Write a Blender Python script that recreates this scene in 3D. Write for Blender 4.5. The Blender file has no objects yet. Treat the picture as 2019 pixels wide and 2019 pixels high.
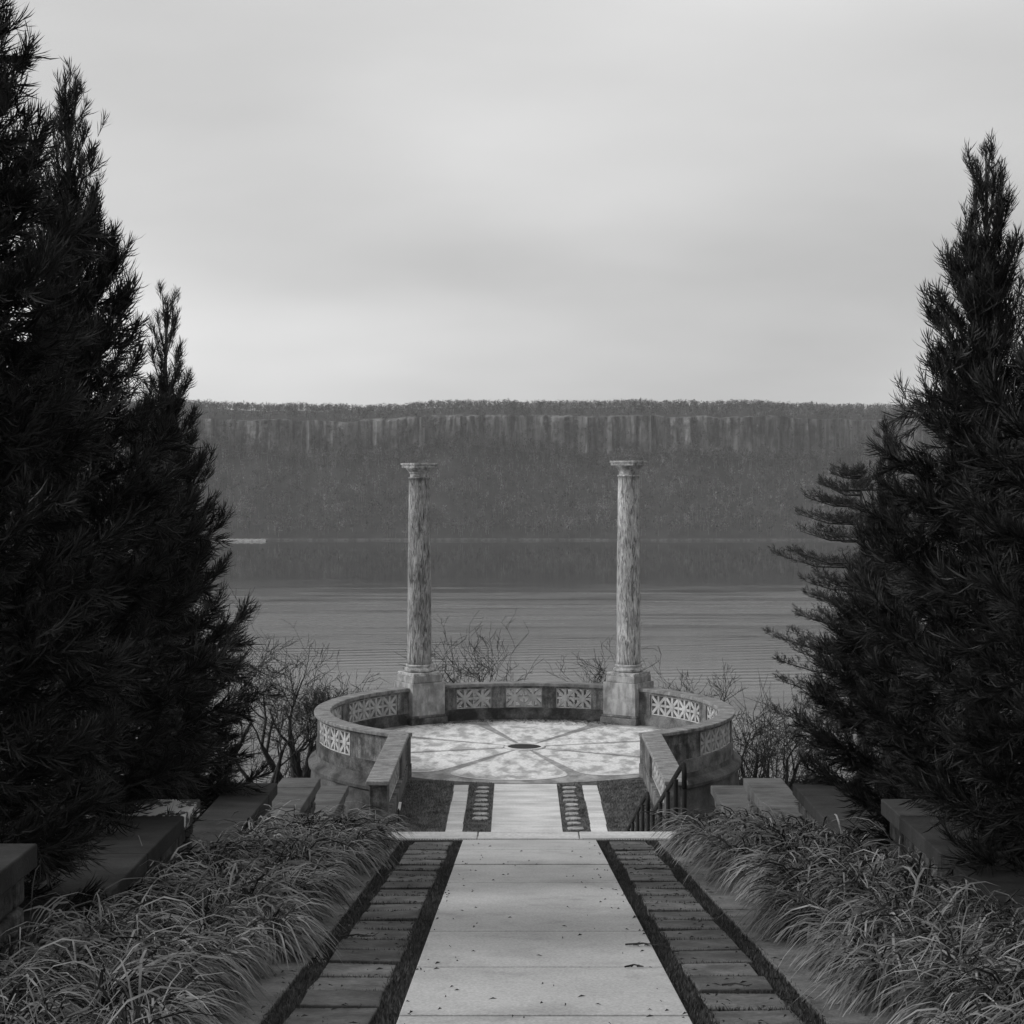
import bpy, math, random
import numpy as np
from mathutils import Vector, Matrix

R = math.radians
SC = bpy.context.scene
COL = SC.collection

# ------------------------------------------------------------------ camera, world, sun, exposure
F_PX, W_PX = 3330.0, 2019.0
CAM_Z = 7.6
cd = bpy.data.cameras.new('camera'); cam = bpy.data.objects.new('camera', cd); COL.objects.link(cam)
cam.location = (0, 0, CAM_Z); cam.rotation_euler = (R(90), 0, 0)
cd.sensor_width = 36.0; cd.lens = 36.0 * F_PX / W_PX
cd.shift_x = -10.5 / W_PX; cd.shift_y = -79.5 / W_PX
cd.clip_start = 0.2; cd.clip_end = 9000
SC.camera = cam

SUN_EL, SUN_AZ = R(27), R(-93)          # azimuth measured from the view direction (+Y), negative = left
sdir = Vector((math.sin(SUN_AZ) * math.cos(SUN_EL), math.cos(SUN_AZ) * math.cos(SUN_EL), math.sin(SUN_EL)))
sd = bpy.data.lights.new('sun', 'SUN'); sun = bpy.data.objects.new('sun', sd); COL.objects.link(sun)
sd.energy = 1.5; sd.angle = R(10); sd.color = (1, 1, 1)
sun.rotation_euler = (-sdir).to_track_quat('-Z', 'Y').to_euler()

wd = bpy.data.worlds.new('World'); SC.world = wd; wd.use_nodes = True
def build_world():
    nt = wd.node_tree; nt.nodes.clear(); N = nt.nodes.new; L = nt.links.new
    out = N('ShaderNodeOutputWorld'); bg = N('ShaderNodeBackground'); bg.inputs[1].default_value = 0.074
    L(bg.outputs[0], out.inputs[0])
    sky = N('ShaderNodeTexSky'); sky.sky_type = 'NISHITA'; sky.sun_disc = False
    sky.sun_elevation = SUN_EL; sky.sun_rotation = SUN_AZ; sky.air_density = 1.0; sky.dust_density = 3.0
    bw = N('ShaderNodeRGBToBW'); L(sky.outputs[0], bw.inputs[0])
    tc = N('ShaderNodeTexCoord')
    sep = N('ShaderNodeSeparateXYZ'); L(tc.outputs['Generated'], sep.inputs[0])
    def m(op, a, b=None, c=None, clamp=False):
        n = N('ShaderNodeMath'); n.operation = op; n.use_clamp = clamp
        for i, v in enumerate((a, b, c)):
            if v is None: continue
            if isinstance(v, (int, float)): n.inputs[i].default_value = v
            else: L(v, n.inputs[i])
        return n.outputs[0]
    zc = m('ADD', m('MAXIMUM', sep.outputs[2], 0.0), 0.26)
    cx = N('ShaderNodeCombineXYZ'); L(m('DIVIDE', sep.outputs[0], zc), cx.inputs[0]); L(m('DIVIDE', sep.outputs[1], zc), cx.inputs[1])
    def noise(scale, detail, rough, sx, sy, off):
        mp = N('ShaderNodeMapping'); L(cx.outputs[0], mp.inputs[0])
        mp.inputs['Scale'].default_value = (sx, sy, 1); mp.inputs['Location'].default_value = off
        mp.inputs['Rotation'].default_value = (0, 0, R(-24))
        n = N('ShaderNodeTexNoise'); n.inputs['Scale'].default_value = scale; n.inputs['Detail'].default_value = detail
        n.inputs['Roughness'].default_value = rough; L(mp.outputs[0], n.inputs['Vector']); return n.outputs['Fac']
    n1 = noise(0.8, 2.5, 0.45, 0.8, 1.0, (-11.4, -10.1, 0)); n2 = noise(2.2, 4, 0.5, 0.7, 1.0, (-6.81, -1.7, 0))
    dot = N('ShaderNodeVectorMath'); dot.operation = 'DOT_PRODUCT'; L(tc.outputs['Generated'], dot.inputs[0]); dot.inputs[1].default_value = sdir
    glow = m('POWER', m('MAXIMUM', m('MULTIPLY_ADD', dot.outputs['Value'], 0.5, 0.5), 0.0), 2.5)
    cl = m('ADD', m('MULTIPLY', m('SUBTRACT', n1, 0.5), 9.0), m('MULTIPLY', m('SUBTRACT', n2, 0.5), 2.2))
    val = m('ADD', m('ADD', 5.0, cl), m('MULTIPLY', glow, 5.2))
    val = m('ADD', m('MULTIPLY', m('MINIMUM', bw.outputs[0], 12.0), 0.04), val)
    L(m('MAXIMUM', val, 0.5), bg.inputs[0])
build_world()

SC.view_settings.view_transform = 'Standard'; SC.view_settings.look = 'None'
SC.view_settings.exposure = 0.434; SC.view_settings.gamma = 1.0
SC.render.engine = 'CYCLES'
SC.cycles.use_denoising = True
SC.cycles.max_bounces = 6; SC.cycles.diffuse_bounces = 3; SC.cycles.glossy_bounces = 3
SC.cycles.volume_bounces = 1; SC.cycles.transparent_max_bounces = 8
SC.cycles.caustics_reflective = False; SC.cycles.caustics_refractive = False

# ------------------------------------------------------------------ helpers
def px(x, y, Y):
    """photograph pixel at depth Y -> world point"""
    return Vector(((x - 1020) * Y / F_PX, Y, CAM_Z - (y - 930) * Y / F_PX))

def tag(o, label=None, cat=None, group=None, kind=None):
    if label: o['label'] = label
    if cat: o['category'] = cat
    if group: o['group'] = group
    if kind: o['kind'] = kind
    return o

def empty(name, loc=(0, 0, 0), **kw):
    o = bpy.data.objects.new(name, None); COL.objects.link(o); o.location = loc
    o.empty_display_size = 0.2
    return tag(o, **kw)

def mk(name, me, mat, parent=None, **kw):
    o = bpy.data.objects.new(name, me); COL.objects.link(o)
    if mat and not me.materials: me.materials.append(mat)
    if parent:
        o.parent = parent; o.matrix_parent_inverse = Matrix.Translation(-parent.location)
    return tag(o, **kw)

def npmesh(name, V, Fc, smooth=False, attr=None):
    V = np.asarray(V, np.float32).reshape(-1, 3); Fc = np.asarray(Fc, np.int32)
    me = bpy.data.meshes.new(name); n, k = Fc.shape
    me.vertices.add(len(V)); me.vertices.foreach_set('co', V.ravel())
    me.loops.add(n * k); me.loops.foreach_set('vertex_index', Fc.ravel())
    me.polygons.add(n); me.polygons.foreach_set('loop_start', np.arange(0, n * k, k, dtype=np.int32))
    me.polygons.foreach_set('loop_total', np.full(n, k, np.int32))
    me.polygons.foreach_set('use_smooth', np.full(n, smooth, bool))
    if attr is not None:
        a = me.attributes.new('tone', 'FLOAT', 'POINT'); a.data.foreach_set('value', np.asarray(attr, np.float32))
    me.update(); me.validate()
    return me

class MB:
    def __init__(self): self.v = []; self.f = []
    def add(self, V, Fc):
        o = len(self.v); self.v += [tuple(p) for p in V]; self.f += [tuple(i + o for i in q) for q in Fc]; return self
    def box(self, x0, x1, y0, y1, z0, z1, M=None):
        V = [Vector(p) for p in ((x0, y0, z0), (x1, y0, z0), (x1, y1, z0), (x0, y1, z0), (x0, y0, z1), (x1, y0, z1), (x1, y1, z1), (x0, y1, z1))]
        if M: V = [M @ p for p in V]
        return self.add(V, [(0, 3, 2, 1), (4, 5, 6, 7), (0, 1, 5, 4), (1, 2, 6, 5), (2, 3, 7, 6), (3, 0, 4, 7)])
    def prism(self, poly, z0, z1, M=None):
        n = len(poly); V = [Vector((p[0], p[1], z0)) for p in poly] + [Vector((p[0], p[1], z1)) for p in poly]
        if M: V = [M @ p for p in V]
        return self.add(V, [tuple(range(n - 1, -1, -1)), tuple(range(n, 2 * n))] + [(i, (i + 1) % n, n + (i + 1) % n, n + i) for i in range(n)])
    def lathe(self, prof, n, c=(0, 0, 0), a0=0.0, a1=2 * math.pi, jit=0.0, rng=None):
        full = abs(a1 - a0 - 2 * math.pi) < 1e-6; m = n if full else n + 1; V = []
        for i in range(m):
            a = a0 + (a1 - a0) * i / n
            for (r, z) in prof:
                rr = r + (rng.uniform(-jit, jit) if rng else 0)
                V.append((c[0] + rr * math.sin(a), c[1] + rr * math.cos(a), c[2] + z))
        k = len(prof); Fc = []
        for i in range(n):
            j = (i + 1) % m
            for q in range(k - 1):
                Fc.append((i * k + q, i * k + q + 1, j * k + q + 1, j * k + q))
        self.add(V, Fc)
        return self
    def ring(self, r0, r1, z0, z1, a0, a1, n, c):
        prof = [(r0, z0), (r1, z0), (r1, z1), (r0, z1), (r0, z0)]
        self.lathe(prof, n, c, a0, a1)
        for a in (a0, a1):
            s, co = math.sin(a), math.cos(a)
            q = [(c[0] + r * s, c[1] + r * co, c[2] + z) for r, z in prof[:4]]
            self.add(q, [(0, 1, 2, 3)])
        return self
    def tube(self, pts, rad, n=8):
        V = []; pts = [Vector(p) for p in pts]
        for i, p in enumerate(pts):
            d = (pts[min(i + 1, len(pts) - 1)] - pts[max(i - 1, 0)]).normalized()
            u = d.cross(Vector((0.13, 0.97, 0.2)))
            if u.length < 0.1: u = d.cross(Vector((1, 0, 0)))
            u.normalize(); w = d.cross(u); r = rad[i] if isinstance(rad, (list, tuple)) else rad
            V += [p + (u * math.cos(2 * math.pi * k / n) + w * math.sin(2 * math.pi * k / n)) * r for k in range(n)]
        Fc = [(i * n + k, i * n + (k + 1) % n, (i + 1) * n + (k + 1) % n, (i + 1) * n + k) for i in range(len(pts) - 1) for k in range(n)]
        Fc += [tuple(range(n - 1, -1, -1)), tuple(range((len(pts) - 1) * n, len(pts) * n))]
        return self.add(V, Fc)
    def mesh(self, name, smooth=False):
        me = bpy.data.meshes.new(name); me.from_pydata(self.v, [], self.f); me.update()
        if smooth: me.polygons.foreach_set('use_smooth', [True] * len(me.polygons))
        return me
    def build(self, name, mat, parent=None, bevel=0.0, smooth=False, **kw):
        o = mk(name, self.mesh(name, smooth), mat, parent, **kw)
        if bevel:
            b = o.modifiers.new('bevel', 'BEVEL'); b.width = bevel; b.segments = 2; b.limit_method = 'ANGLE'; b.angle_limit = R(40)
        return o

def material(name, lo, hi, scale=3.0, rough=0.85, stretch=(1, 1, 1), bump=0.0, bscale=30.0, bdist=0.02, p0=0.35, p1=0.65,
             fine=None, streak=None, spec=0.3, tone=0.0, dark=None, detail=6, objc=False, rnd=0.0, blotch=None):
    """grey procedural surface: noise between two albedos, optional fine speckle, vertical streaks, dark blotches, bump"""
    mt = bpy.data.materials.new(name); mt.use_nodes = True; nt = mt.node_tree; N = nt.nodes.new; L = nt.links.new
    b = nt.nodes['Principled BSDF']; b.inputs['Roughness'].default_value = rough; b.inputs['Specular IOR Level'].default_value = spec
    if objc:
        pos = N('ShaderNodeTexCoord').outputs['Object']
    else:
        pos = N('ShaderNodeNewGeometry').outputs['Position']
    def nz(sc, st=(1, 1, 1), det=detail, ro=0.6):
        mp = N('ShaderNodeMapping'); mp.inputs['Scale'].default_value = st; L(pos, mp.inputs[0])
        n = N('ShaderNodeTexNoise'); n.inputs['Scale'].default_value = sc; n.inputs['Detail'].default_value = det; n.inputs['Roughness'].default_value = ro
        L(mp.outputs[0], n.inputs['Vector']); return n.outputs['Fac']
    def rng(v, a, b_, c, d):
        n = N('ShaderNodeMapRange'); n.inputs[1].default_value = a; n.inputs[2].default_value = b_; n.inputs[3].default_value = c; n.inputs[4].default_value = d
        L(v, n.inputs[0]); return n.outputs[0]
    def mul(a, b_):
        n = N('ShaderNodeMath'); n.operation = 'MULTIPLY'; L(a, n.inputs[0])
        if isinstance(b_, float): n.inputs[1].default_value = b_
        else: L(b_, n.inputs[1])
        return n.outputs[0]
    col = rng(nz(scale, stretch), p0, p1, lo, hi)
    if fine: col = mul(col, rng(nz(fine[0], det=2), 0.3, 0.7, 1 - fine[1], 1 + fine[1]))
    if streak: col = mul(col, rng(nz(streak[0], (1, 1, streak[2] if len(streak) > 2 else 0.12)), 0.42, 0.62, 1 - streak[1], 1.0))
    if blotch: col = mul(col, rng(nz(blotch[0]), blotch[2], blotch[2] + 0.12, 1.0, blotch[1]))
    if tone:
        at = N('ShaderNodeAttribute'); at.attribute_name = 'tone'; col = mul(col, rng(at.outputs['Fac'], 0, 1, 1 - tone, 1 + tone))
    if rnd:
        oi = N('ShaderNodeObjectInfo'); col = mul(col, rng(oi.outputs['Random'], 0, 1, 1 - rnd, 1 + rnd))
    L(col, b.inputs['Base Color'])
    if bump:
        bp = N('ShaderNodeBump'); bp.inputs['Strength'].default_value = bump; bp.inputs['Distance'].default_value = bdist
        L(nz(bscale, det=8, ro=0.65), bp.inputs['Height']); L(bp.outputs[0], b.inputs['Normal'])
    return mt

M = dict(
    concrete=material('concrete', .34, .44, 1.1, .9, fine=(55, .2), bump=.3, bscale=45, bdist=.01, blotch=(2.6, .84, .53), rnd=.05, detail=9),
    lowpath=material('low_path', .40, .62, 1.7, .9, fine=(25, .14), bump=.2, bscale=30, bdist=.01, stretch=(.5, 1.5, 1), rnd=.04),
    edging=material('edging', .075, .16, 2.4, .95, fine=(40, .25), bump=.5, bscale=40, bdist=.015, p0=.4, p1=.62),
    paver=material('paver', .055, .125, 3.6, .9, fine=(30, .2), bump=.6, bscale=18, bdist=.02, rnd=.3, p0=.38, p1=.66),
    soil=material('soil', .02, .05, 5, 1, bump=.8, bscale=15, bdist=.04),
    turf=material('turf', .03, .06, 14, 1, bump=.9, bscale=80, bdist=.02, spec=.1),
    blade=material('turf_blade', .04, .085, 9, .8, spec=.15, tone=.4),
    lawnblade=material('lawn_blade', .08, .2, 3.2, .8, spec=.15, tone=.4),
    straw=material('straw', .055, .155, 4.0, .55, spec=.35, tone=.85),
    balus=material('balustrade_stone', .09, .27, 3.4, .95, fine=(30, .25), streak=(6, .55, .22), bump=.4, bscale=28, bdist=.015, blotch=(3.1, .5, .56)),
    coping=material('coping_stone', .12, .27, 3.0, .95, fine=(26, .2), bump=.45, bscale=30, bdist=.012, stretch=(1, 2.5, 1), blotch=(2.2, .6, .58)),
    panel=material('panel_marble', .30, .50, 3.0, .8, fine=(40, .08), bump=.2, bscale=30, bdist=.008, rnd=.06, blotch=(4, .75, .6)),
    algae=material('algae_course', .035, .16, 2.3, .95, fine=(22, .3), bump=.5, bscale=20, bdist=.02, p0=.42, p1=.7),
    ped=material('pedestal_stone', .27, .42, 1.7, .9, fine=(30, .08), streak=(7, .35, .3), bump=.25, bscale=24, bdist=.01, p0=.44, p1=.56),
    cap=material('capital_stone', .16, .50, 7, .9, fine=(30, .2), bump=.5, bscale=25, bdist=.015),
    rubble=material('rubble', .03, .10, 5, .95, fine=(20, .25), bump=.8, bscale=14, bdist=.04, rnd=.35),
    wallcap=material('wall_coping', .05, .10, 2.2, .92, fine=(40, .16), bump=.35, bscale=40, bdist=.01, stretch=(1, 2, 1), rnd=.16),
    shadecap=material('wall_coping_shaded', .014, .034, 2.2, .95, fine=(40, .2), bump=.4, bscale=40, bdist=.012, stretch=(1, 2, 1), rnd=.2),  # darker copy of the wall coping, conifer shade painted into its colour
    drum=material('drum_stone', .04, .13, 1.6, .95, fine=(20, .2), bump=.5, bscale=18, bdist=.02, blotch=(1.4, .55, .55)),
    lawn=material('lawn_turf', .07, .14, 3.2, 1, bump=.9, bscale=60, bdist=.02, spec=.1),
    iron=material('iron', .006, .012, 12, .7, spec=.25),
    bark=material('bark', .035, .085, 7, .95, stretch=(1, 1, .3), bump=.7, bscale=20, bdist=.03),
    twig=material('twig_bark', .014, .034, 5, .9, tone=.3),
    needle=material('needle', .011, .028, 2.6, .6, spec=.25, tone=.72),
    pine=material('pine_needle', .02, .045, 3, .6, spec=.3, tone=.5),
    litter=material('litter', .015, .06, 9, .9),
    metal=material('drain_metal', .2, .3, 9, .6),
    white=material('tag_white', .6, .7, 9, .6),
    hill=material('hill_ground', .025, .05, .3, 1, bump=.6, bscale=2, bdist=.2),
    wood=material('far_wood', .05, .14, .035, 1, spec=.05, tone=.9, p0=.38, p1=.62),
    sand=material('sandbar_stone', .14, .32, .4, .95),
)

def shaft_material(name, seed, lo=.1, hi=.6):
    mt = bpy.data.materials.new(name); mt.use_nodes = True; nt = mt.node_tree; N = nt.nodes.new; L = nt.links.new
    b = nt.nodes['Principled BSDF']; b.inputs['Roughness'].default_value = .85; b.inputs['Specular IOR Level'].default_value = .25
    g = N('ShaderNodeNewGeometry'); mp = N('ShaderNodeMapping'); mp.inputs['Scale'].default_value = (1, 1, .17); mp.inputs['Location'].default_value = (seed, seed * .7, 0)
    L(g.outputs['Position'], mp.inputs[0])
    n = N('ShaderNodeTexNoise'); n.inputs['Scale'].default_value = 13; n.inputs['Detail'].default_value = 10; n.inputs['Roughness'].default_value = .74; n.inputs['Distortion'].default_value = 1.3
    L(mp.outputs[0], n.inputs['Vector'])
    n2 = N('ShaderNodeTexNoise'); n2.inputs['Scale'].default_value = 1.2; n2.inputs['Detail'].default_value = 3; L(g.outputs['Position'], n2.inputs['Vector'])
    r = N('ShaderNodeValToRGB'); e = r.color_ramp.elements
    e[0].position = .38; e[0].color = (lo, lo, lo, 1); e[1].position = .64; e[1].color = (hi, hi, hi, 1)
    k = e.new(.5); k.color = ((lo + hi) * .46,) * 3 + (1,)
    L(n.outputs['Fac'], r.inputs[0])
    mr = N('ShaderNodeMapRange'); mr.inputs[1].default_value = .35; mr.inputs[2].default_value = .65; mr.inputs[3].default_value = .68; mr.inputs[4].default_value = 1.1; L(n2.outputs['Fac'], mr.inputs[0])
    mx = N('ShaderNodeVectorMath'); mx.operation = 'SCALE'; L(r.outputs[0], mx.inputs[0]); L(mr.outputs[0], mx.inputs['Scale']); L(mx.outputs[0], b.inputs['Base Color'])
    bp = N('ShaderNodeBump'); bp.inputs['Strength'].default_value = .6; bp.inputs['Distance'].default_value = .025; L(n.outputs['Fac'], bp.inputs['Height']); L(bp.outputs[0], b.inputs['Normal'])
    return mt

def lichen_material():
    mt = material('wall_coping_lichen', .03, .06, 2.2, .9, fine=(40, .2), bump=.3, bscale=40, bdist=.01)
    nt = mt.node_tree; N = nt.nodes.new; L = nt.links.new; b = nt.nodes['Principled BSDF']; src = b.inputs['Base Color'].links[0].from_socket
    g = N('ShaderNodeNewGeometry'); mp = N('ShaderNodeMapping'); mp.inputs['Scale'].default_value = (1, .6, 1); L(g.outputs['Position'], mp.inputs[0])
    n = N('ShaderNodeTexNoise'); n.inputs['Scale'].default_value = 5.5; n.inputs['Detail'].default_value = 9; n.inputs['Roughness'].default_value = .72; L(mp.outputs[0], n.inputs['Vector'])
    d = N('ShaderNodeVectorMath'); d.operation = 'DISTANCE'; L(g.outputs['Position'], d.inputs[0]); d.inputs[1].default_value = (-3.24, 15.5, 4.52)
    ad = N('ShaderNodeMath'); ad.operation = 'MULTIPLY_ADD'; L(d.outputs['Value'], ad.inputs[0]); ad.inputs[1].default_value = -.22; L(n.outputs['Fac'], ad.inputs[2])
    mr = N('ShaderNodeMapRange'); mr.inputs[1].default_value = .425; mr.inputs[2].default_value = .445; L(ad.outputs[0], mr.inputs[0])
    mx = N('ShaderNodeMix'); mx.data_type = 'FLOAT'; L(mr.outputs[0], mx.inputs[0]); L(src, mx.inputs[2]); mx.inputs[3].default_value = .62
    L(mx.outputs[0], b.inputs['Base Color'])
    return mt
M['lichen'] = lichen_material()

# ------------------------------------------------------------------ large structure: hillside, river, far shore
RAMP0, SLOPE = 5.89, 0.13          # walkway plane: z = RAMP0 - SLOPE * y
FX, WX, AX = 0.14, 0.22, 0.20      # axis of the walkway, of the stepped walls, of the overlook
WATER_Z = -70.0
def ramp(y): return RAMP0 - SLOPE * y
GP = np.array([(-30, 9.8), (19.4, 3.37), (25, 1.68), (26, 1.66), (31.2, 0), (37, -.6), (46, -2.3), (57, -3.1), (65, -7.5), (120, -27), (395, -71.5), (430, -76)])
def ground(y): return float(np.interp(y, GP[:, 0], GP[:, 1]))

ys = np.concatenate([np.arange(-25, 60, 1.0), np.arange(60, 130, 3.0), np.arange(130, 431, 10.0)])
xs = np.concatenate([np.arange(-700, -60, 40.0), np.arange(-60, -8, 2.0), np.arange(-8, 8.1, 0.5), np.arange(10, 61, 2.0), np.arange(100, 701, 40.0)])
rs = np.random.default_rng(5)
V = np.zeros((len(ys), len(xs), 3))
for i, y in enumerate(ys):
    for j, x in enumerate(xs):
        z = ground(y) - 0.09
        ax = abs(x - WX)
        if ax > 3.7:
            z += .12 * math.sin(x * .7 + y * .4) * min(1, (ax - 3.7)) + rs.normal(0, .03 + .004 * max(0, min(y, 120)))
        elif y > 30.5: z -= .35
        V[i, j] = (x, y, z)
ii, jj = np.meshgrid(np.arange(len(ys) - 1), np.arange(len(xs) - 1), indexing='ij'); n = len(xs)
Fc = np.stack([ii * n + jj, ii * n + jj + 1, (ii + 1) * n + jj + 1, (ii + 1) * n + jj], -1).reshape(-1, 4)
mk('hillside_ground', npmesh('hillside_ground', V, Fc, True), M['hill'], kind='structure', label='dark earth hillside falling away to the river')

def water_material():
    mt = bpy.data.materials.new('river_water'); mt.use_nodes = True; nt = mt.node_tree; N = nt.nodes.new; L = nt.links.new
    b = nt.nodes['Principled BSDF']; b.inputs['Base Color'].default_value = (.02, .02, .02, 1); b.inputs['IOR'].default_value = 1.33
    g = N('ShaderNodeNewGeometry'); sp = N('ShaderNodeSeparateXYZ'); L(g.outputs['Position'], sp.inputs[0])
    def nz(sc, st, det=4, ro=.55, rot=0):
        mp = N('ShaderNodeMapping'); mp.inputs['Scale'].default_value = st; mp.inputs['Rotation'].default_value = (0, 0, rot); L(g.outputs['Position'], mp.inputs[0])
        n = N('ShaderNodeTexNoise'); n.inputs['Scale'].default_value = sc; n.inputs['Detail'].default_value = det; n.inputs['Roughness'].default_value = ro
        L(mp.outputs[0], n.inputs['Vector']); return n.outputs['Fac']
    def m(op, a, b_=None, c=None):
        n = N('ShaderNodeMath'); n.operation = op
        for i, v in enumerate((a, b_, c)):
            if v is None: continue
            if isinstance(v, (int, float)): n.inputs[i].default_value = v
            else: L(v, n.inputs[i])
        return n.outputs[0]
    def rng(v, a, b_, c, d):
        n = N('ShaderNodeMapRange'); n.interpolation_type = 'SMOOTHSTEP'
        for i, q in enumerate((a, b_, c, d)): n.inputs[i + 1].default_value = q
        L(v, n.inputs[0]); return n.outputs[0]
    yw = m('ADD', sp.outputs[1], m('ADD', m('MULTIPLY', m('SUBTRACT', nz(1, (.004, .010, 1), 5, .65), .5), 190), m('MULTIPLY', m('SUBTRACT', nz(1, (.018, .05, 1), 5, .75), .5), 260)))
    ruff = rng(yw, 1290, 1040, 0, 1)                               # calm far water, wind-ruffled nearer
    bands = rng(nz(1, (.0016, .016, 1), 5, .6), .38, .60, .38, 1.0)  # streaks of wind along the river
    fine = rng(nz(1, (.02, .11, 1), 5, .7), .3, .7, .55, 1.15)
    near = rng(yw, 860, 700, 0, 1)
    amt = m('MULTIPLY', ruff, m('MULTIPLY', m('MAXIMUM', bands, m('MULTIPLY', near, .72)), fine))
    wake = m('MULTIPLY', rng(yw, 800, 740, 0, 1), rng(yw, 545, 620, 0, 1))
    rough = m('ADD', .035, m('MULTIPLY', m('MULTIPLY', amt, m('SUBTRACT', 1.0, m('MULTIPLY', wake, .65))), .27)); L(rough, b.inputs['Roughness'])
    wv = N('ShaderNodeTexWave'); wv.wave_type = 'BANDS'; wv.bands_direction = 'Y'; wv.inputs['Scale'].default_value = .0311; wv.inputs['Distortion'].default_value = 5.0
    wv.inputs['Detail'].default_value = 2; wv.inputs['Detail Scale'].default_value = .22
    mp = N('ShaderNodeMapping'); mp.inputs['Rotation'].default_value = (0, 0, R(-9)); L(g.outputs['Position'], mp.inputs[0]); L(mp.outputs[0], wv.inputs['Vector'])
    h = m('ADD', m('MULTIPLY', m('MULTIPLY', wv.outputs['Fac'], m('MULTIPLY', wake, rng(nz(1, (.006, .02, 1), 3, .5), .35, .6, .0, 1.0))), .09), m('MULTIPLY', nz(1, (.05, .28, 1), 5, .7), m('MULTIPLY', amt, .16)))
    bp = N('ShaderNodeBump'); bp.inputs['Distance'].default_value = 1.0; bp.inputs['Strength'].default_value = .55; L(h, bp.inputs['Height']); L(bp.outputs[0], b.inputs['Normal'])
    return mt
mb = MB(); mb.add([(-2600, 300, WATER_Z), (2600, 300, WATER_Z), (2600, 2050, WATER_Z), (-2600, 2050, WATER_Z)], [(0, 1, 2, 3)])
mb.build('river_water', water_material(), kind='structure', label='wide grey river, calm far out and rippled nearer')

# far shore: talus slope, columnar cliff, wooded plateau
rs = np.random.default_rng(11)
def smooth_noise(xs, step, amp, seed):
    r = np.random.default_rng(seed); k = np.arange(xs.min() - step, xs.max() + 2 * step, step); v = r.normal(0, amp, len(k))
    t = (xs - k[0]) / step; i = t.astype(int); f = t - i; f = f * f * (3 - 2 * f)
    return v[i] * (1 - f) + v[i + 1] * f
fx = np.arange(-1150, 1151, 3.0)
shore = 1905 + smooth_noise(fx, 120, 7, 1) + smooth_noise(fx, 25, 1.5, 2)
cly = 2090 + smooth_noise(fx, 200, 14, 3) + smooth_noise(fx, 30, 5, 4)
cb = 30 + smooth_noise(fx, 90, 7, 5); ct = 74 + .003 * fx + smooth_noise(fx, 160, 2.5, 6) + smooth_noise(fx, 20, 1.0, 7) - 9 * np.exp(-((fx + 190) / 60.0) ** 2) - 4 * np.exp(-((fx + 300) / 80.0) ** 2)
rows = []
for t in (0, .006, .14, .28, .42, .57, .72, .86, 1): rows.append(np.stack([fx, shore + (cly - shore - 4) * t, WATER_Z - 1 + (cb - WATER_Z + 1) * (.03 + .97 * t ** 1.1) * (1 if t > 0 else 0)], 1))
pil = smooth_noise(fx, 14, 4.0, 8) + smooth_noise(fx, 6, 3.2, 9) + np.random.default_rng(3).normal(0, 1.6, len(fx))
for q, t in enumerate(np.linspace(0.04, 1, 10)):
    rows.append(np.stack([fx, cly + pil * (1.0 - .25 * t) + 5 * t + smooth_noise(fx, 7, .8, 20 + q), cb + (ct - cb) * t], 1))
for dy, dz in ((8, 1.5), (40, 6), (110, 14), (220, 21), (420, 24)): rows.append(np.stack([fx, cly + dy + 5, ct + dz + smooth_noise(fx, 70, 1.6, 40 + int(dy))], 1))
V = np.stack(rows); nr, n = V.shape[:2]
ii, jj = np.meshgrid(np.arange(nr - 1), np.arange(n - 1), indexing='ij')
Fc = np.stack([ii * n + jj, ii * n + jj + 1, (ii + 1) * n + jj + 1, (ii + 1) * n + jj], -1).reshape(-1, 4)
M['cliff'] = material('cliff_rock', .03, .33, .11, 1, stretch=(1, 1, .09), bump=.9, bscale=.25, bdist=3, p0=.40, p1=.72, spec=.05, detail=8, blotch=(.02, .3, .5))
M['talus'] = material('talus_ground', .025, .05, .05, 1, spec=.05)
M['shorerock'] = material('shore_rock', .06, .13, .2, 1, spec=.05, p0=.42, p1=.6)
fcm = npmesh('far_cliffs', V, Fc)
for q in ('cliff', 'talus', 'shorerock'): fcm.materials.append(M[q])
row = np.repeat(np.arange(nr - 1), n - 1); fcm.polygons.foreach_set('material_index', np.where(row == 0, 2, np.where((row < 8) | (row > 18), 1, 0)).astype(np.int32))
mk('far_cliffs', fcm, None, kind='structure', label='long line of columnar cliffs above a wooded slope across the river')

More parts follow.
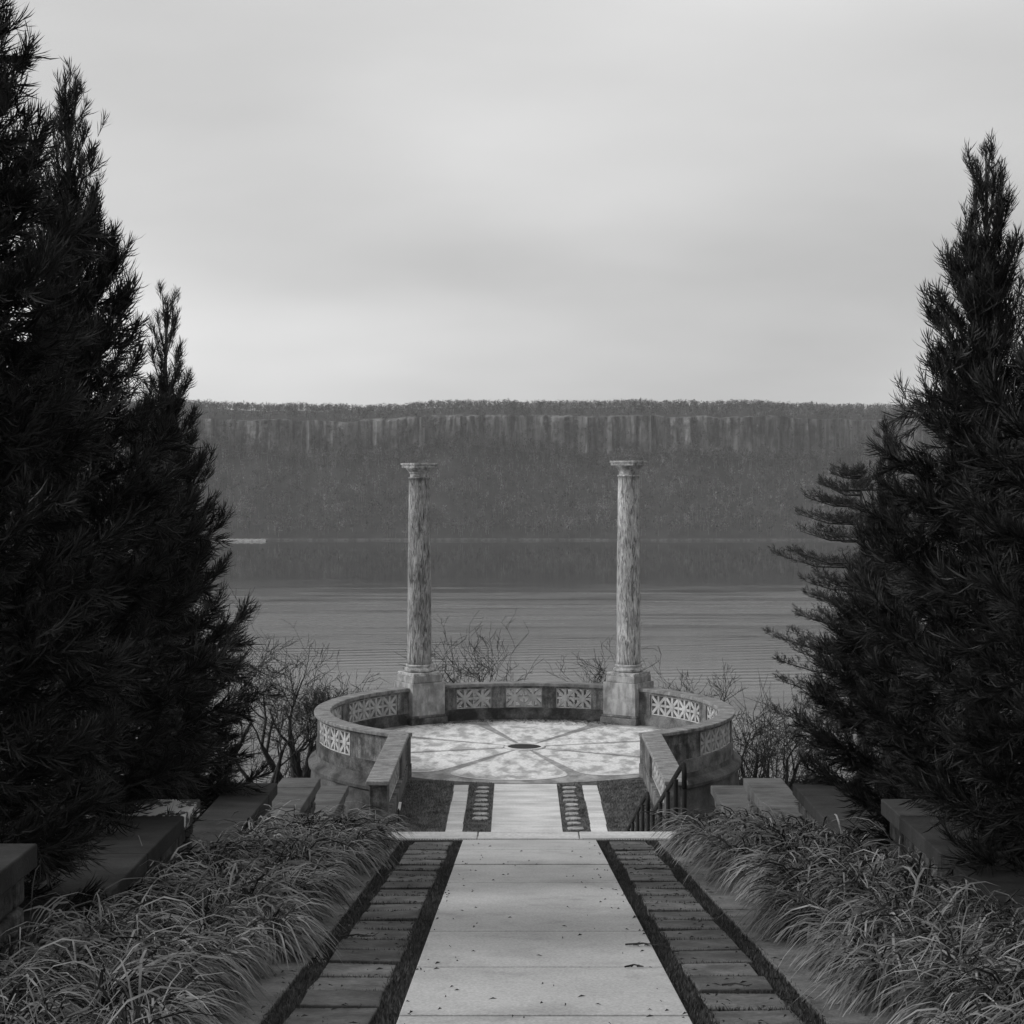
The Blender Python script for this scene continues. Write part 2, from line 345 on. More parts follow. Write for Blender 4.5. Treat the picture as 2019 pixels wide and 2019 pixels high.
def far_wood():
    r = np.random.default_rng(21); T = []
    def surf(x, t): return np.interp(x, fx, shore) + (np.interp(x, fx, cly) - np.interp(x, fx, shore) - 4) * t, WATER_Z + (np.interp(x, fx, cb) - WATER_Z) * (.03 + .97 * t ** 1.1)
    n = 6400; x = r.uniform(-900, 900, n); t = r.uniform(.012, 1, n); y, z = surf(x, t); T.append(np.stack([x, y, z, r.uniform(9, 17, n)], 1))
    n = 1500; x = r.uniform(-900, 900, n); t = r.uniform(.9, 1.0, n); y, z = surf(x, t); T.append(np.stack([x, y - 3, z, r.uniform(12, 20, n)], 1))
    n = 2600; x = r.uniform(-900, 900, n); x = x + 25 * np.sin(x / 23.0); u = r.uniform(0, .85, n) ** 1.3; T.append(np.stack([x, np.interp(x, fx, cly) - 1, np.interp(x, fx, cb) * (1 - u) + np.interp(x, fx, ct) * u, r.uniform(4, 10, n)], 1))
    n = 5600; x = r.uniform(-950, 950, n); u = r.uniform(0, 1, n) ** 1.2; yy_ = np.array([5, 13, 45, 115, 225, 425]); T.append(np.stack([x, np.interp(x, fx, cly) + 7 + u * 260, np.interp(x, fx, ct) + np.interp(12 + u * 260, yy_, [0, 1.5, 6, 14, 21, 24]), r.uniform(7, 11.5, n)], 1)); nl1 = n
    n = 2600; x = r.uniform(-950, 950, n); u = r.uniform(.5, 1.1, n); T.append(np.stack([x, np.interp(x, fx, cly) + 7 + u * 220, np.interp(x, fx, ct) + np.interp(12 + u * 220, yy_, [0, 1.5, 6, 14, 21, 24]), r.uniform(6, 10.5, n)], 1)); nlast = n + nl1
    T = np.concatenate(T); n = len(T)
    # one tree: a thin trunk and upward fans of bare twigs
    K = 19
    base = np.repeat(T[:, None, :3], K, 1); h = np.repeat(T[:, None, 3], K, 1)
    u = np.where(np.arange(n)[:, None] < n - nlast, r.uniform(.3, .95, (n, K)), r.uniform(.08, .9, (n, K))); az = r.uniform(0, 2 * np.pi, (n, K)); el = r.uniform(.0, 1.25, (n, K)); ln = h * r.uniform(.12, .30, (n, K)) * (1.15 - .5 * u)
    off = h * .24 * r.uniform(0, 1, (n, K)) ** .7; az2 = az + r.normal(0, .6, (n, K))
    p = base + np.stack([off * np.cos(az2), off * np.sin(az2), h * u], -1)
    d = np.stack([np.cos(az) * np.cos(el), np.sin(az) * np.cos(el), np.sin(el)], -1)
    q = p + d * ln[..., None]
    w = (r.uniform(.35, 1.0, (n, K)))[..., None] * np.stack([-np.sin(az), np.cos(az), np.zeros_like(az)], -1)
    w[..., 0] = np.where(np.abs(w[..., 0]) < .1, .15, w[..., 0])
    tri = np.stack([p - w, p + w, q], 2).reshape(-1, 3)
    tone = np.repeat(r.uniform(0, 1, n), K * 3)
    tb = T[:, :3] - [0, 0, 1]; tw = (T[:, 3] * .016)[:, None] * np.array([1, 0, 0]); tt = T[:, :3] + np.stack([np.zeros(n), np.zeros(n), T[:, 3] * .8], 1)
    trk = np.stack([tb - tw, tb + tw, tt], 1).reshape(-1, 3); pale = np.where((r.uniform(0, 1, n) < .05) & (np.arange(n) < n - nlast), 3.6, r.uniform(.2, 1.4, n))
    V = np.concatenate([tri, trk]); tone = np.concatenate([tone, np.repeat(pale, 3)])
    return npmesh('far_wood', V, np.arange(len(V)).reshape(-1, 3), False, tone)
mk('far_wood', far_wood(), M['wood'], kind='stuff', label='hazy leafless winter wood covering the far slope and cliff top')

# low stone spit at the far waterline
rs = random.Random(4); prof = []
mb = MB(); nseg = 26; V = []; Fc = []
for i in range(nseg + 1):
    t = i / nseg; x = -330 + t * 50; hh = (2.6 if t < .97 else 1.6) * rs.uniform(.85, 1.1)
    for (dy, k) in ((-9, -1), (-6, .55), (0, 1.0), (6, .8), (10, -1)): V.append((x, 1886 + dy + rs.uniform(-.6, .6), WATER_Z + (hh * k if k > 0 else -1)))
for i in range(nseg):
    for k in range(4): Fc.append((i * 5 + k, i * 5 + k + 1, i * 5 + 5 + k + 1, i * 5 + 5 + k))
mb.add(V, Fc); mb.build('shore_spit', M['sand'], kind='structure', label='low pale stone spit at the foot of the far wooded shore')

# ------------------------------------------------------------------ walkway: slabs, turf seams, pavers, edging, landing, stairs
def sloped_slab(mb, x0, x1, y0, y1, lift, thick, tilt=0.0):
    z0, z1 = ramp(y0) + lift, ramp(y1) + lift
    V = [(x0, y0, z0 - thick), (x1, y0, z0 - thick), (x1, y1, z1 - thick), (x0, y1, z1 - thick), (x0, y0, z0 + tilt), (x1, y0, z0 - tilt), (x1, y1, z1 - tilt), (x0, y1, z1 + tilt)]
    return mb.add(V, [(0, 3, 2, 1), (4, 5, 6, 7), (0, 1, 5, 4), (1, 2, 6, 5), (2, 3, 7, 6), (3, 0, 4, 7)])
rd = random.Random(2)
END = 19.42
PW = 0.765
bed = empty('walkway', (FX, 8, ramp(8)), kind='structure', label='sloping walkway of broad pale concrete slabs down the middle')
mb = MB(); sloped_slab(mb, FX - 3.0, FX + 3.1, 1.0, END, -.035, .1); mb.build('soil_bed', M['turf'], bed)
j = [18.25 - 1.556 * k for k in range(0, 11)]; edges = [END] + j
for a, b in zip(edges[1:], edges[:-1]):
    sloped_slab(MB_ := MB(), FX - PW, FX + PW, a + .015, b - .015, rd.uniform(-.004, .004), .06); MB_.build('slab', M['concrete'], bed, bevel=.006)

strips = []
for side in (-1, 1):
    s = empty('paver_strip', (FX + side * 1.12, 8, ramp(8)), kind='structure', label='row of dark square pavers set in turf, %s of the walkway' % ('left' if side < 0 else 'right'))
    y = END - .06; k = 0
    while y > 3.0:
        d = .465 + rd.uniform(-.012, .012); jxs = [rd.uniform(-.014, .014) for _ in range(4)]; jys = [rd.uniform(-.009, .009) for _ in range(4)]; xa, xb = FX + side * (.895 + rd.uniform(-.012, .012)), FX + side * (1.345 + rd.uniform(-.015, .015))
        m_ = MB(); sloped_slab(m_, min(xa, xb), max(xa, xb), y - d, y, rd.uniform(-.024, -.006), .05, rd.uniform(-.007, .007)); m_.v = [(p[0] + jx, p[1] + jy, p[2]) for q in range(2) for p, jx, jy in zip(m_.v[q * 4:q * 4 + 4], jxs, jys)]
        m_.build('paver', M['paver'], s, bevel=.008); y -= .51 + rd.uniform(-.008, .008); k += 1
    e = empty('edging_strip', (FX + side * 1.7, 8, ramp(8)), kind='structure', label='rough concrete edging between pavers and ornamental grass, %s' % ('left' if side < 0 else 'right'))
    y = END
    while y > 3.0:
        xa, xb = FX + side * 1.475, FX + side * 1.98
        m_ = MB(); sloped_slab(m_, min(xa, xb), max(xa, xb), y - 1.52, y - .008, rd.uniform(-.012, -.002), .08); m_.build('edging_slab', M['edging'], e, bevel=.012); y -= 1.53

# short turf blades in the seams and between the pavers
def blades(name, P, lo, hi, width, mat, seed, **kw):
    r = np.random.default_rng(seed); n = len(P); h = r.uniform(lo, hi, n); az = r.uniform(0, 2 * np.pi, n); le = r.uniform(0, .8, n)
    tip = P + np.stack([np.cos(az) * le * h, np.sin(az) * le * h, h], 1); wa = r.uniform(0, np.pi, n)
    w = np.stack([np.cos(wa), np.sin(wa) * .4, np.zeros(n)], 1) * (width * r.uniform(.6, 1.3, n))[:, None]
    V = np.stack([P - w, P + w, tip], 1).reshape(-1, 3)
    return mk(name, npmesh(name, V, np.arange(3 * n).reshape(-1, 3), False, np.repeat(r.uniform(0, 1, n), 3)), mat, kind='stuff', **kw)
r_ = np.random.default_rng(8); P = []
for side in (-1, 1):
    for (a, b, cnt) in ((.765, .90, 9000), (1.34, 1.485, 9500)):
        y = 6.5 + (END - 6.5) * r_.uniform(0, 1, cnt) ** 1.25; x = FX + side * r_.uniform(a - .008, b + .012, cnt); P.append(np.stack([x, y, ramp(y) - .035], 1))
    y = END - .06
    while y > 6.5:
        cnt = 150; x = FX + side * r_.uniform(.89, 1.35, cnt); yy = y + .016 + r_.normal(0, .009, cnt); P.append(np.stack([x, yy, ramp(yy) - .032], 1)); y -= .51
blades('seam_turf', np.concatenate(P), .018, .042, .005, M['blade'], 3, label='dark short turf in the seams between slabs and pavers')

# landing slabs, drain and the stairs that drop behind it
LZ = ramp(END) + .004
land = empty('landing', (FX, END, LZ), kind='structure', label='row of pale landing slabs across the foot of the walkway')
xj = [-4 * 1.18 + .72, -3 * 1.18 + .72, -2 * 1.18 + .72, -1.18 + .72, .72, .72 + 1.18, .72 + 2.36]
for a, b in zip(xj[1:-1], xj[2:]):
    MB().box(a + .008, b - .008, END + .07, END + .43, LZ - .14, LZ + rd.uniform(-.002, .003)).build('landing_slab', M['lowpath'], land, bevel=.008)
MB().box(xj[0] + .5, xj[1] - .008, END + .07, END + .43, LZ - .14, LZ).build('landing_slab', M['lowpath'], land, bevel=.008)
dr = empty('drain_channel', (FX, END + .03, LZ), label='narrow slotted metal drain across the walkway at the landing', cat='drain')
MB().box(-2.4, 2.7, END + .008, END + .064, LZ - .06, LZ - .022).build('trough', M['iron'], dr)
m_ = MB(); x = -2.38
while x < 2.68: m_.box(x, x + .014, END + .01, END + .062, LZ - .022, LZ - .004); x += .03
m_.build('grate', M['metal'], dr, kind='stuff')
st = empty('stairs', (AX, 20, 0), kind='structure', label='stone stairs descending from the landing to the lower lawn')
def flight(y0, z0, y1, z1, n):
    for i in range(n):
        a = y0 + (y1 - y0) * i / n; b = y0 + (y1 - y0) * (i + 1) / n; z = z0 + (z1 - z0) * (i + 1) / n
        MB().box(AX - 1.75, AX + 1.75, a, b - .002, z - .4, z).build('step', M['lowpath'], st)
flight(END + .44, LZ, 25.0, 1.68, 10); MB().box(AX - 1.75, AX + 1.75, 25.0, 26.0, 1.2, 1.66).build('step', M['lowpath'], st); flight(26.0, 1.66, 31.2, 0.0, 10)

# ------------------------------------------------------------------ lower lawn, its path, slab strips and stepping stones
m_ = MB(); m_.box(AX - 3.42, AX + 3.42, 31.2, 43.0, -1.6, -.014); m_.build('lawn', M['lawn'], kind='structure', label='small dark lawn between the wing walls')
lp = empty('lower_path', (AX, 36, 0), kind='structure', label='bright slab path crossing the lower lawn to the round terrace')
yj = [41.12, 40.2, 38.93, 37.68, 36.42, 35.15, 33.9, 32.6, 31.25]
for a, b in zip(yj[1:], yj[:-1]): MB().box(AX - .755, AX + .76, a + .006, b - .006, -.08, rd.uniform(-.001, .004)).build('slab', M['lowpath'], lp, bevel=.006)
for side in (-1, 1):
    s = empty('slab_strip', (AX + side * 1.53, 36, 0), kind='structure', label='narrow strip of bright slabs on the %s of the lower path' % ('left' if side < 0 else 'right'))
    for a, b in zip(yj[1:], yj[:-1]):
        if b == 41.12: b = 40.98
        xa, xb = AX + side * (1.37 + rd.uniform(-.01, .01)), AX + side * (1.73 + rd.uniform(-.02, .02))
        MB().box(min(xa, xb), max(xa, xb), a + .012, b - .012, -.08, rd.uniform(-.004, .003)).build('slab', M['lowpath'], s, bevel=.01)
    g = empty('stepping_stones', (AX + side * 1.06, 36, 0), kind='structure', label='row of small oval stones in the turf band %s of the lower path' % ('left' if side < 0 else 'right'))
    yy = [40.63 - .515 * k for k in range(8 if side < 0 else 10)]
    for y in yy:
        w, d = rd.uniform(.14, .19), rd.uniform(.13, .17); x = AX + side * (1.03 + rd.uniform(-.02, .02))
        pts = [(x + w * abs(math.cos(t)) ** .7 * math.copysign(1, math.cos(t)) * rd.uniform(.94, 1.05), y + d * abs(math.sin(t)) ** .8 * math.copysign(1, math.sin(t))) for t in [2 * math.pi * q / 14 for q in range(14)]]
        MB().prism(pts, -.06, .006).build('stone', M['ped'], g)
P = []
for a, b, cnt in ((1.74, 2.88, 9000), (.77, 1.36, 4200)):
    for side in (-1, 1):
        x = AX + side * r_.uniform(a, b, cnt); y = r_.uniform(33.5, 41.6, cnt); dd = np.hypot(x - AX, y - 46.6) > 5.42
        if a < 1:
            dd &= ~((np.abs(np.abs(x - AX) - 1.03) < .16) & (np.abs((y - 40.63 + .26) % .515 - .26) < .12))
        P.append(np.stack([x, y, np.full(cnt, -.016)], 1)[dd])
blades('lawn_grass', np.concatenate(P), .025, .06, .012, M['lawnblade'], 4, label='patchy short grass of the lower lawn')

# ------------------------------------------------------------------ round terrace
C = (AX, 46.6, 0.0)
tr = empty('round_terrace', C, kind='structure', label='round stone terrace floor with a petal pattern and a dark centre disc')
def floor_material(name, lo, hi, p0, p1):
    return material(name, lo, hi, 1.5, .92, stretch=(1.5, .8, 1), fine=(14, .2), bump=.2, bscale=20, bdist=.01, p0=p0, p1=p1, blotch=(1.7, .7, .57), detail=10, rnd=.05)
M['floor'] = floor_material('terrace_floor', .17, .32, .4, .6); M['petal'] = floor_material('terrace_petal', .35, .67, .41, .545)
pts = [(AX + 5.40 * math.sin(t), 46.6 + 5.40 * math.cos(t)) for t in [2 * math.pi * k / 120 for k in range(120)]][::-1]
MB().prism(pts, -.3, 0).build('floor_slab', M['floor'], tr)
for k in range(8):
    c = R(5.7 + 45 * k); poly = []
    def P2(r, a): return (AX + r * math.sin(a), 46.6 + r * math.cos(a))
    def half(r): return R(22.5) - (0.03 + .032 * r) / r
    for r in (.62, 1.5, 2.5, 3.3, 3.95): poly.append(P2(r, c - half(r)))
    for q in range(1, 20):
        t = math.pi * q / 20; poly.append(P2(3.95 + .98 * math.sin(t) ** .75, c - half(3.95) * math.cos(t)))
    for r in (3.95, 3.3, 2.5, 1.5, .62): poly.append(P2(r, c + half(r)))
    MB().prism(poly[::-1], -.02, .005 + .001 * (k % 3)).build('petal', M['petal'], tr)
    # raised light border line along the lobe
    m_ = MB(); inner = []; 
    for q in range(0, 21):
        t = math.pi * q / 20; inner.append((P2(3.95 + 1.0 * math.sin(t) ** .75, c - half(3.95) * math.cos(t)), P2(4.06 + 1.0 * math.sin(t) ** .75, c - half(4.06) * math.cos(t))))
    for (a0, b0), (a1, b1) in zip(inner[:-1], inner[1:]): m_.add([(*a0, .0085), (*a1, .0085), (*b1, .0085), (*b0, .0085)], [(0, 1, 2, 3)])
    m_.build('petal_border', M['lowpath'], tr)
pts = [P2(.46, 2 * math.pi * q / 40) for q in range(40)][::-1]
MB().prism(pts, -.02, .012).build('centre_disc', M['iron'], tr)
MB().lathe([(.46, .002), (.47, .03), (.54, .032), (.56, .004)], 40, C).build('disc_rim', M['lowpath'], tr)

# ------------------------------------------------------------------ circular balustrade with pierced star panels
def star_mesh(w, h, t):
    m_ = MB(); f = .028                                       # local: x along wall, y thickness, z up; origin at centre
    for (x0, x1, z0, z1) in ((-w / 2, w / 2, -h / 2, -h / 2 + f), (-w / 2, w / 2, h / 2 - f, h / 2), (-w / 2, -w / 2 + f, -h / 2 + f, h / 2 - f), (w / 2 - f, w / 2, -h / 2 + f, h / 2 - f)):
        m_.box(x0, x1, -t / 2, t / 2, z0, z1)
    for k in range(8):
        a = k * math.pi / 4; L_ = (w / 2 - .015) if k % 2 == 0 else (math.hypot(w, h) / 2 - .05)
        if k % 4 == 2: L_ = h / 2 - .015
        hw = .036 if k % 2 == 0 else .042
        tt = t / 2 - .006 - .003 * (k % 2)
        m_.box(.05, L_, -tt, tt, -hw, hw, Matrix.Rotation(-a, 4, 'Y'))
    n = 20; rr = .098
    m_.prism([(rr * math.cos(2 * math.pi * q / n), rr * math.sin(2 * math.pi * q / n)) for q in range(n)], -t / 2 - .004, t / 2 + .004, Matrix.Rotation(R(90), 4, 'X'))
    m_.prism([(.07 * math.cos(2 * math.pi * q / n), .07 * math.sin(2 * math.pi * q / n)) for q in range(n)], -t / 2 - .012, t / 2 + .012, Matrix.Rotation(R(90), 4, 'X'))
    return m_.mesh('star_panel')
STAR = star_mesh(.568, .60, .25); STAR.materials.append(M['panel'])
bal = empty('circular_balustrade', C, label='low round stone balustrade with pierced star panels enclosing the terrace', cat='balustrade')
def place_star(parent, loc, rz):
    o = bpy.data.objects.new('star_panel', STAR); COL.objects.link(o); o.parent = parent
    o.matrix_parent_inverse = Matrix.Translation(-parent.location); o.location = loc; o.rotation_euler = (0, 0, rz); return o
def ring_part(name, mat, r0, r1, z0, z1, a0, a1, parent=bal, bevel=.012):
    n = max(3, int(abs(a1 - a0) / 2.5)); return MB().ring(r0, r1, z0, z1, R(a0), R(a1), n, C).build(name, mat, parent, bevel=bevel)
PZ = .645
panels = [(0, 2, 0.0), (-16.5, 2, 0), (16.5, 2, 0)]
for s in (-1, 1):
    for a in (56.75, 86.25, 115.75): panels.append((s * a, 4, 0))
for (a, n_, _) in panels:
    pitch = 5.85 if n_ == 2 else 6.1
    for q in range(n_):
        t = R(a + (q - (n_ - 1) / 2) * pitch); place_star(bal, (AX + 5.53 * math.sin(t), 46.6 + 5.53 * math.cos(t), PZ), -t)
spans = [(5.9, 10.6), (22.4, 28.8), (39.2, 44.5), (69, 74), (98.5, 103.5), (128, 148)]
for s in (-1, 1):
    for a, b in spans:
        a_, b_ = (s * a, s * b) if s > 0 else (s * b, s * a); ring_part('pier', M['balus'], 5.38, 5.68, .335, .95, a_, b_)
ring_part('base_course', M['algae'], 5.345, 5.71, -.02, .34, -28.5, 28.5); 
ring_part('base_course', M['algae'], 5.345, 5.71, -.02, .34, -148, -39.4)
M['damp'] = material('damp_course', .07, .2, 2.3, .95, fine=(22, .2), bump=.5, bscale=20, bdist=.02)
ring_part('base_course', M['damp'], 5.345, 5.71, -.02, .34, 39.4, 148)
for a, b in ((-28.6, 28.6), (-148, -39.3), (39.3, 148)):
    ring_part('top_rail', M['balus'], 5.365, 5.695, .945, 1.01, a, b)
    nseg = max(2, round(abs(b - a) / 14))
    for q in range(nseg):
        a0 = a + (b - a) * q / nseg; a1 = a + (b - a) * (q + 1) / nseg; ring_part('coping_stone', M['coping'], 5.32, 5.77, 1.008, 1.10, a0 + .02, a1 - .02, bevel=.02)
# moulded retaining drum below
prof = [(5.42, -.05), (5.72, .0), (5.74, -.12), (5.83, -.16), (5.90, -.2), (5.93, -.26), (5.92, -.34), (5.84, -.38), (5.88, -1.1), (5.95, -1.15), (6.0, -6.5)]
MB().lathe(prof, 120, C, R(-152), R(152)).build('drum_wall', M['drum'], bal)

def wing(side):
    x0, x1 = sorted((AX + side * 2.93, AX + side * 3.35)); xm = (x0 + x1) / 2
    w = empty('wing_wall', (xm, 38.5, 0), label='straight balustrade wall flanking the lawn, %s' % ('left of the lower path with its dark inner face' if side < 0 else 'right of the lower path behind the handrails'), cat='wall')
    MB().box(x0 - .01, x1 + .01, 35.68, 42.3, -1.7, .30).build('base_course', M['balus'], w, bevel=.012)
    MB().box(x0 + .02, x1 - .02, 35.72, 36.3, .295, .95).build('end_pier', M['balus'], w, bevel=.015)
    MB().box(x0 + .02, x1 - .02, 40.3, 41.75, .295, .95).build('pier', M['balus'], w, bevel=.015)
    MB().box(x0 + .015, x1 - .015, 35.71, 41.8, .945, 1.0).build('top_rail', M['balus'], w)
    for a, b in ((35.5, 37.1), (37.1, 38.7), (38.7, 40.3), (40.3, 41.95)): MB().box(x0 - .04, x1 + .04, a + .003, b - .003, .998, 1.09 + rd.uniform(0, .002)).build('coping_stone', M['coping'], w, bevel=.02)
    for k in range(7): place_star(w, (xm, 36.3 + .286 + .571 * k, PZ - .02), R(90))
wing(-1); wing(1)

# ------------------------------------------------------------------ the two columns on pedestals
def column(side, dh, label, seed):
    t = R(34) * side; loc = Vector((AX + 5.68 * math.sin(t), 46.6 + 5.68 * math.cos(t), 0))
    c = empty('column', loc, label=label, cat='column', group='pair of standing columns on the terrace edge')
    Rz = Matrix.Translation(loc) @ Matrix.Rotation(-t, 4, 'Z'); rr = random.Random(seed)
    def blk(name, w, z0, z1, mat, bev, par=None): return MB().box(-w / 2, w / 2, -w / 2, w / 2, z0, z1, Rz).build(name, mat, par or c, bevel=bev)
    pl = blk('plinth', 1.26, -1.5, .19, M['algae'] if side < 0 else M['damp'], .02); blk('moulding', 1.20, .188, .27, M['balus'], .03, pl)
    blk('die', 1.13, .268, 1.235, M['ped'], .012); blk('upper_block', 1.01, 1.233, 1.43, M['ped'], .02); blk('base_plinth', .97, 1.428, 1.535, M['cap'], .02)
    z0 = 1.533
    MB().lathe([(.02, z0), (.40, z0), (.445, z0 + .03), (.455, z0 + .07), (.44, z0 + .11), (.40, z0 + .13), (.385, z0 + .15), (.40, z0 + .17), (.415, z0 + .195), (.405, z0 + .22), (.37, z0 + .235), (.02, z0 + .235)], 56, loc, jit=.004, rng=rr).build('base_torus', M['cap'], c, smooth=True)
    zb, zt = z0 + .225, 7.38 + dh; n = 40; prof = []
    for i in range(n + 1):
        u = i / n; r = .365 - .05 * u + .012 * math.sin(math.pi * u); prof.append((r + rr.uniform(-.003, .003), zb + (zt - zb) * u))
    prof = [(.3, zb - .01)] + prof + [(.335, zt + .005), (.338, zt + .045), (.30, zt + .055)]
    MB().lathe(prof, 64, loc, jit=.0035, rng=rr).build('shaft', shaft_material('shaft_marble_%d' % seed, seed, *((.05, .52) if side < 0 else (.07, .74))), c, smooth=True)
    z1 = zt + .05
    MB().lathe([(.1, z1), (.285, z1), (.285, z1 + .12), (.31, z1 + .13), (.31, z1 + .16), (.33, z1 + .17), (.37, z1 + .21), (.41, z1 + .26), (.42, z1 + .285), (.1, z1 + .285)], 48, loc, jit=.005, rng=rr).build('capital', M['cap'], c, smooth=False)
    ab = blk('abacus', .79, z1 + .283, z1 + .37, M['cap'], .015); blk('fillet', .84, z1 + .368, z1 + .43, M['cap'], .01, ab)
column(-1, 0.0, 'left column with dark streaked marble shaft and square weathered capital', 5)
column(1, .07, 'right column with paler marble shaft, bright on its left side', 9)

# ------------------------------------------------------------------ stepped side walls
WALLS = [(5.29, 5.3, 10.5), (4.52, 10.4, 15.9), (3.73, 15.8, 21.0), (2.96, 20.9, 25.6), (2.05, 25.5, 29.9)]
NAMES = {(-1, 0): 'dark stepped wall section at the left picture edge, nearest', (-1, 1): 'dark stepped wall section on the left with a white lichen patch on its coping',
         (-1, 2): 'long dark stepped wall section left of the grass, under the conifer', (-1, 3): 'small grey stepped wall section below the left bare tree', (-1, 4): 'lowest left stepped wall section beside the left wing wall',
         (1, 1): 'stepped wall section on the right with pale coping end jutting from conifer', (1, 2): 'stepped wall section on the right half hidden under drooping conifer foliage',
         (1, 3): 'pale flat stepped wall section right of the curved balustrade', (1, 4): 'lowest right stepped wall section half buried in grass behind the handrail', (1, 0): 'nearest right stepped wall section under the conifer'}
for side in (-1, 1):
    for i, (z, ya, yb) in enumerate(WALLS):
        if side > 0 and i == 0: continue
        x0, x1 = sorted((WX + side * 3.2, WX + side * 3.78)); xm = (x0 + x1) / 2
        w = empty('stepped_wall', (xm, yb, z - 1), label=NAMES[(side, i)], cat='wall', group='stepped garden walls flanking the walkway')
        y = yb; k = 0
        while y > ya + .2:
            ln = min([.78, 1.5, 1.35, 1.6][k % 4], y - ya); mt = M['lichen'] if (side < 0 and i == 1 and k == 0) else M['wallcap'] if (i > 2 or (side > 0 and i == 1 and k == 0)) else M['shadecap']
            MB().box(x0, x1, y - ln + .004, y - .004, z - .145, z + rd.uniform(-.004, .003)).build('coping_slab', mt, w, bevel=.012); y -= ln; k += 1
        gz = min(ground(ya), ground(yb)) - .6
        MB().box(x0 + .12, x1 - .12, ya + .1, yb - .12, gz, z - .143).build('wall_core', M['soil'], w)
        def stone(cx, cy, cz, sx, sy, sz):
            m_ = MB(); V = []
            for (a, b_, c_) in ((-1, -1, -1), (1, -1, -1), (1, 1, -1), (-1, 1, -1), (-1, -1, 1), (1, -1, 1), (1, 1, 1), (-1, 1, 1)):
                V.append((cx + a * sx / 2 * rd.uniform(.8, 1), cy + b_ * sy / 2 * rd.uniform(.82, 1), cz + c_ * sz / 2 * rd.uniform(.8, 1)))
            m_.add(V, [(0, 3, 2, 1), (4, 5, 6, 7), (0, 1, 5, 4), (1, 2, 6, 5), (2, 3, 7, 6), (3, 0, 4, 7)]); m_.build('stone', M['rubble'], w, bevel=.03)
        inx = x0 + .13 if side > 0 else x1 - .13
        zz = z - .145
        while zz > z - .85:
            hh = rd.uniform(.15, .24); y = yb - .06
            while y > max(ya, yb - 2.9):
                ll = rd.uniform(.22, .42); stone(inx, y - ll / 2, zz - hh / 2, .16, ll - .012, hh - .01); y -= ll
            xq = x0 + .1
            while xq < x1 - .12:
                ww = min(rd.uniform(.14, .24), x1 - .08 - xq); stone(xq + ww / 2, yb - .12, zz - hh / 2, ww - .01, .16, hh - .01); xq += ww
            zz -= hh

# ------------------------------------------------------------------ handrails and marker
def handrail(label, ya, za, yb, zb, posts):
    X = 2.0; h = empty('handrail', (X, ya, za - .9), label=label, cat='handrail', group='black iron handrails on the right of the stairs')
    sl = (zb - za) / (yb - ya)
    pts = [(X, ya - .02, za - .28), (X, ya - .02, za - .1), (X, ya + .01, za - .035), (X, ya + .07, za - .004), (X, ya + .14, za - .01)]
    pts += [(X, ya + .14 + (yb - ya - .14) * t, za - .01 + (zb - za + .01) * t) for t in (.1, .4, .7, 1)]
    MB().tube(pts, .031, 10).build('top_rail', M['iron'], h, smooth=True)
    for k, y in enumerate(posts):
        zt = za - .2 if k == 0 else za + sl * (y - ya) - .02
        MB().tube([(X, y if k else ya - .02, zt - 1.15 + (.15 if k == 0 else 0)), (X, y if k else ya - .02, zt)], .03, 8).build('post', M['iron'], h, smooth=True)
handrail('upper black iron handrail rising out of the grass, right of the stairs', 20.25, 4.08, 25.1, 2.50, (20.25, 21.3, 22.45, 23.6, 24.9))
handrail('lower black iron handrail further down, left of the upper one', 25.86, 2.66, 31.6, .78, (25.86, 26.97, 28.1, 29.3, 30.4, 31.4))
mk_ = empty('garden_marker', (-2.47, 35.0, 0), label='small stake marker with a white tag before the left wing wall', cat='marker')
MB().tube([(-2.47, 35, -.1), (-2.46, 35, .62)], .02, 6).build('stake', M['iron'], mk_)
MB().prism([(-.025, -.012), (.03, -.012), (.03, .012), (-.025, .012)], .6, .76, Matrix.Translation((-2.56, 35, .0)) @ Matrix.Rotation(R(10), 4, 'Y')).build('tag', M['white'], mk_)

# ------------------------------------------------------------------ conifers with rope-like sprays
def ribbon_set(P0, P1, P2_, r0, r1, rng):
    """flat tapering shoots: base pair, mid pair, tip.  returns verts (n,5,3) and tris"""
    n = len(P0); d = P2_ - P0; d /= np.linalg.norm(d, axis=1, keepdims=True) + 1e-9; u = np.cross(d, rng.normal(0, 1, (n, 3))); u /= np.linalg.norm(u, axis=1, keepdims=True)
    V = np.stack([P0 - u * r0, P0 + u * r0, P1 - u * r1, P1 + u * r1, P2_], 1)
    return V, np.array([(0, 1, 3), (0, 3, 2), (2, 3, 4)])
def spray_template(seed, n=27, r0=.009, r1=.0115):
    r = np.random.default_rng(seed); u = np.concatenate([[0.0], np.linspace(.0, .62, n) + r.normal(0, .03, n)])
    st = lambda t: np.stack([t, .05 * np.sin(3 * t + seed), .12 * t * t], -1)
    P0 = st(u); az = r.uniform(0, 2 * np.pi, n + 1); sp = r.uniform(.15, .95, n + 1); ln = (.62 - .28 * u) * r.uniform(.6, 1.15, n + 1); ln[0] = .95; sp[0] = .02
    d = np.stack([np.cos(sp), np.sin(sp) * np.cos(az), np.sin(sp) * np.sin(az) * .8 + .05], -1); d /= np.linalg.norm(d, axis=1, keepdims=True)
    d2 = d + np.stack([np.full(n + 1, .25), np.zeros(n + 1), np.full(n + 1, .30)], -1); d2 /= np.linalg.norm(d2, axis=1, keepdims=True)
    P1 = P0 + d * (ln * .62)[:, None]; P2_ = P1 + d2 * (ln * .38)[:, None]
    return ribbon_set(P0, P1, P2_, r0, r1, r)
TPL = [spray_template(k) for k in range(9)]
